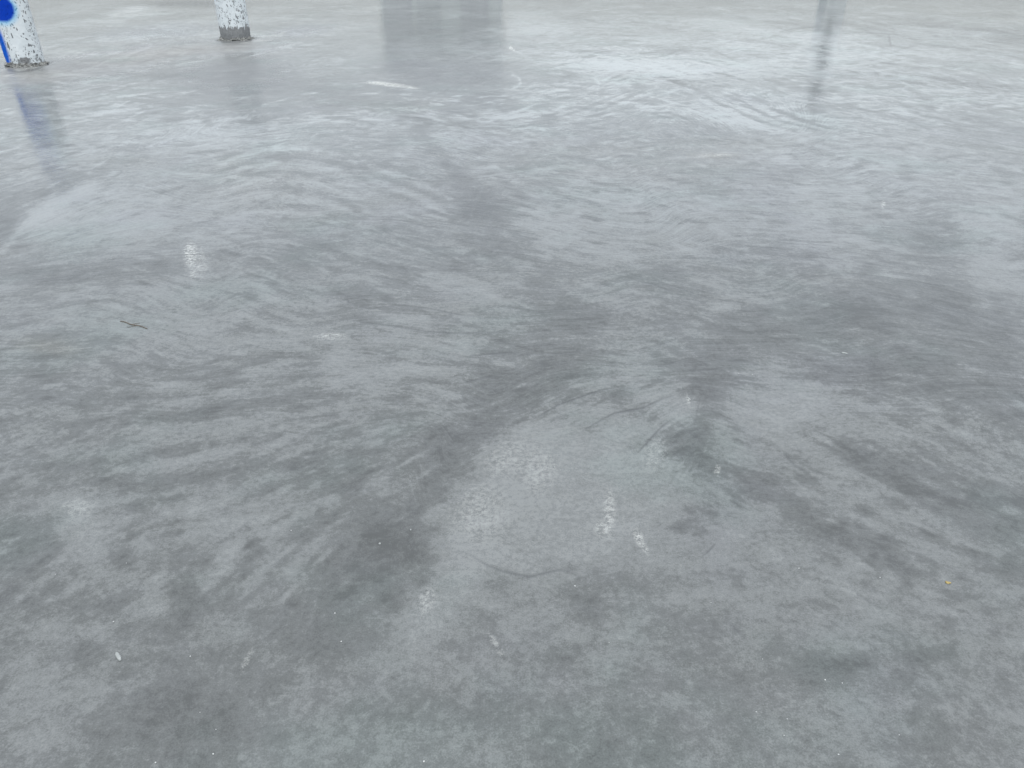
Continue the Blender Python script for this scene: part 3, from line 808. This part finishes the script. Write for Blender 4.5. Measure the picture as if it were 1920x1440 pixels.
# ------------------------------------------------------------------ small things lying on the slab
def twig():
    a, b = ground(226, 603), ground(277, 616)
    c0 = (a + b) / 2
    root = empty('twig', (c0[0], c0[1], 0))
    tag(root, 'thin dry brown twig lying alone on the slab at left', 'twig')
    m = plain('dry_bark', (0.13, 0.11, 0.09), 0.9, 0.6, 60)
    pts = [a + (b - a) * k / 10 for k in range(11)]
    def tube(name, pts, r0, r1, z):
        bm = bmesh.new(); rings = []
        for i, p in enumerate(pts):
            r = r0 + (r1 - r0) * i / (len(pts) - 1)
            dirv = pts[min(i + 1, len(pts) - 1)] - pts[max(i - 1, 0)]
            dirv = dirv / np.linalg.norm(dirv); nx, ny = -dirv[1], dirv[0]
            rings.append([bm.verts.new((p[0] - c0[0] + nx * math.cos(t) * r, p[1] - c0[1] + ny * math.cos(t) * r, z + r + math.sin(t) * r))
                          for t in [2 * math.pi * k / 8 for k in range(8)]])
        for A, B in zip(rings, rings[1:]):
            for k in range(8): bm.faces.new((A[k], A[(k + 1) % 8], B[(k + 1) % 8], B[k]))
        bm.faces.new(rings[0][::-1]); bm.faces.new(rings[-1])
        return link_bm(name, bm, m, root)
    j = [p + np.array([0, 1]) * (0.004 * math.sin(i * 1.1)) for i, p in enumerate(pts)]
    tube('stem', j, 0.0019, 0.0015, 0.0004)
    tube('side_shoot', [j[4], j[4] + np.array([.016, .010]), j[4] + np.array([.034, .013])], 0.0010, 0.0006, 0.0005)
    tube('side_shoot', [j[6], j[6] + np.array([-.018, -.014]), j[6] + np.array([-.034, -.018])], 0.0010, 0.0006, 0.0005)
twig()

def petal():
    g = ground(1777, 1093)
    m = bpy.data.materials.new('yellow_petal'); t = NT(m)
    n = t.noise(t.new('ShaderNodeTexCoord').outputs['Object'], 90, 4, 0.6).outputs['Fac']
    t.finish(t.mix(n, (0.26, 0.20, 0.07), (0.40, 0.32, 0.13)), 0.6, 0.3)
    bm = bmesh.new()
    top, bot = [], []
    for i in range(18):
        a = 2 * math.pi * i / 18
        r = 0.0062 * (1 + 0.18 * math.sin(2 * a + .4) + 0.12 * math.sin(3 * a) + 0.08 * math.sin(5 * a + 1))
        x, y = r * math.cos(a), r * 0.8 * math.sin(a)
        z = 0.0012 + 0.0022 * (x / 0.009) ** 2
        top.append(bm.verts.new((x, y, z + 0.0006))); bot.append(bm.verts.new((x, y, z)))
    ct = bm.verts.new((0, 0, 0.0019)); cb = bm.verts.new((0, 0, 0.0010))
    for i in range(18):
        j = (i + 1) % 18
        bm.faces.new((ct, top[i], top[j])); bm.faces.new((cb, bot[j], bot[i])); bm.faces.new((top[i], bot[i], bot[j], top[j]))
    o = link_bm('petal', bm, m); o.location = (g[0], g[1], 0); o.rotation_euler.z = -0.6
    tag(o, 'small yellow petal lying at lower right on the slab', 'petal')
petal()

M_CHIP = plain('white_plaster_chip', (0.26, 0.28, 0.28), 0.8, 0.25, 60)
M_GRIT = plain('pale_grit', (0.45, 0.47, 0.47), 0.7, 0.15, 60)
def chip_bm(seed, lx, ly, lz):
    bm = bmesh.new()
    bmesh.ops.create_icosphere(bm, subdivisions=2, radius=1)
    for v in bm.verts:
        d = 1 + 0.45 * mnoise.noise(v.co * 1.3 + Vector((seed * 7.3, 0, 0))) + 0.2 * mnoise.noise(v.co * 3 + Vector((seed, 4, 0)))
        v.co = Vector((v.co.x * lx * d, v.co.y * ly * d, (v.co.z * 0.9 + 0.6) * lz * (0.8 + 0.3 * d)))
    return bm
def chip(px, py, wpx, hpx, ang, label, seed, name='plaster_chip', cat='chip', group=None):
    g = ground(px, py)
    mx = abs(ground(px + wpx / 2, py)[0] - g[0]); my = abs(ground(px, py - hpx / 2)[1] - g[1])
    o = link_bm(name, chip_bm(seed, mx, my, min(mx, my) * 0.2), M_CHIP)
    o.location = (g[0], g[1], 0); o.rotation_euler.z = math.radians(-ang)
    tag(o, label, cat, group)
GP = 'loose white plaster chips on the slab'
chip(222, 1231, 7, 24, -38, 'wedge shaped white plaster chip lying at lower left, largest of the chips', 1, group=GP)
chip(1291, 747, 3, 8, -20, 'sliver of white plaster at the tip of the dark trowel line in the middle', 4, group=GP)
chip(1583, 662, 12, 3, 15, 'thin pale splinter of plaster right of the middle on a dark damp patch', 6, group=GP)
chip(712, 1019, 3.6, 3.6, 0, 'round white grit grain left of the large pale patch, nearer of the two there', 7, 'grit_grain', 'grit')
chip(770, 993, 2.8, 2.8, 0, 'round white grit grain left of the large pale patch, farther of the two there', 8, 'grit_grain', 'grit')
src = None
spots = [(1686, 1378), (1476, 1348), (1470, 1379), (1579, 1281), (1547, 1275), (1418, 1335), (1572, 1415), (1430, 1236),
         (405, 1368), (400, 1414), (292, 1430), (375, 1336), (357, 1231), (213, 1166), (795, 1428), (1650, 1083), (1498, 1066),
         (104, 1077), (237, 1056), (628, 1150), (640, 1203), (1040, 876), (1078, 1099), (1385, 701), (1411, 703), (1871, 735), (1845, 800), (1333, 1130), (1142, 1205), (546, 995)]
for i, (px, py) in enumerate(spots):
    g = ground(px, py)
    if src is None:
        src = link_bm('grit_speck', chip_bm(20, 0.0017, 0.0017, 0.0012), M_GRIT); o = src
    else:
        o = src.copy(); C.objects.link(o)
    k = rng.uniform(0.6, 1.25)
    o.scale = (k * rng.uniform(.8, 1.2), k, k); o.rotation_euler.z = rng.uniform(0, 6.28)
    o.location = (g[0], g[1], 0)
    tag(o, 'tiny pale speck of grit scattered on the smooth grey slab', 'grit', 'tiny pale grit specks scattered over the slab')
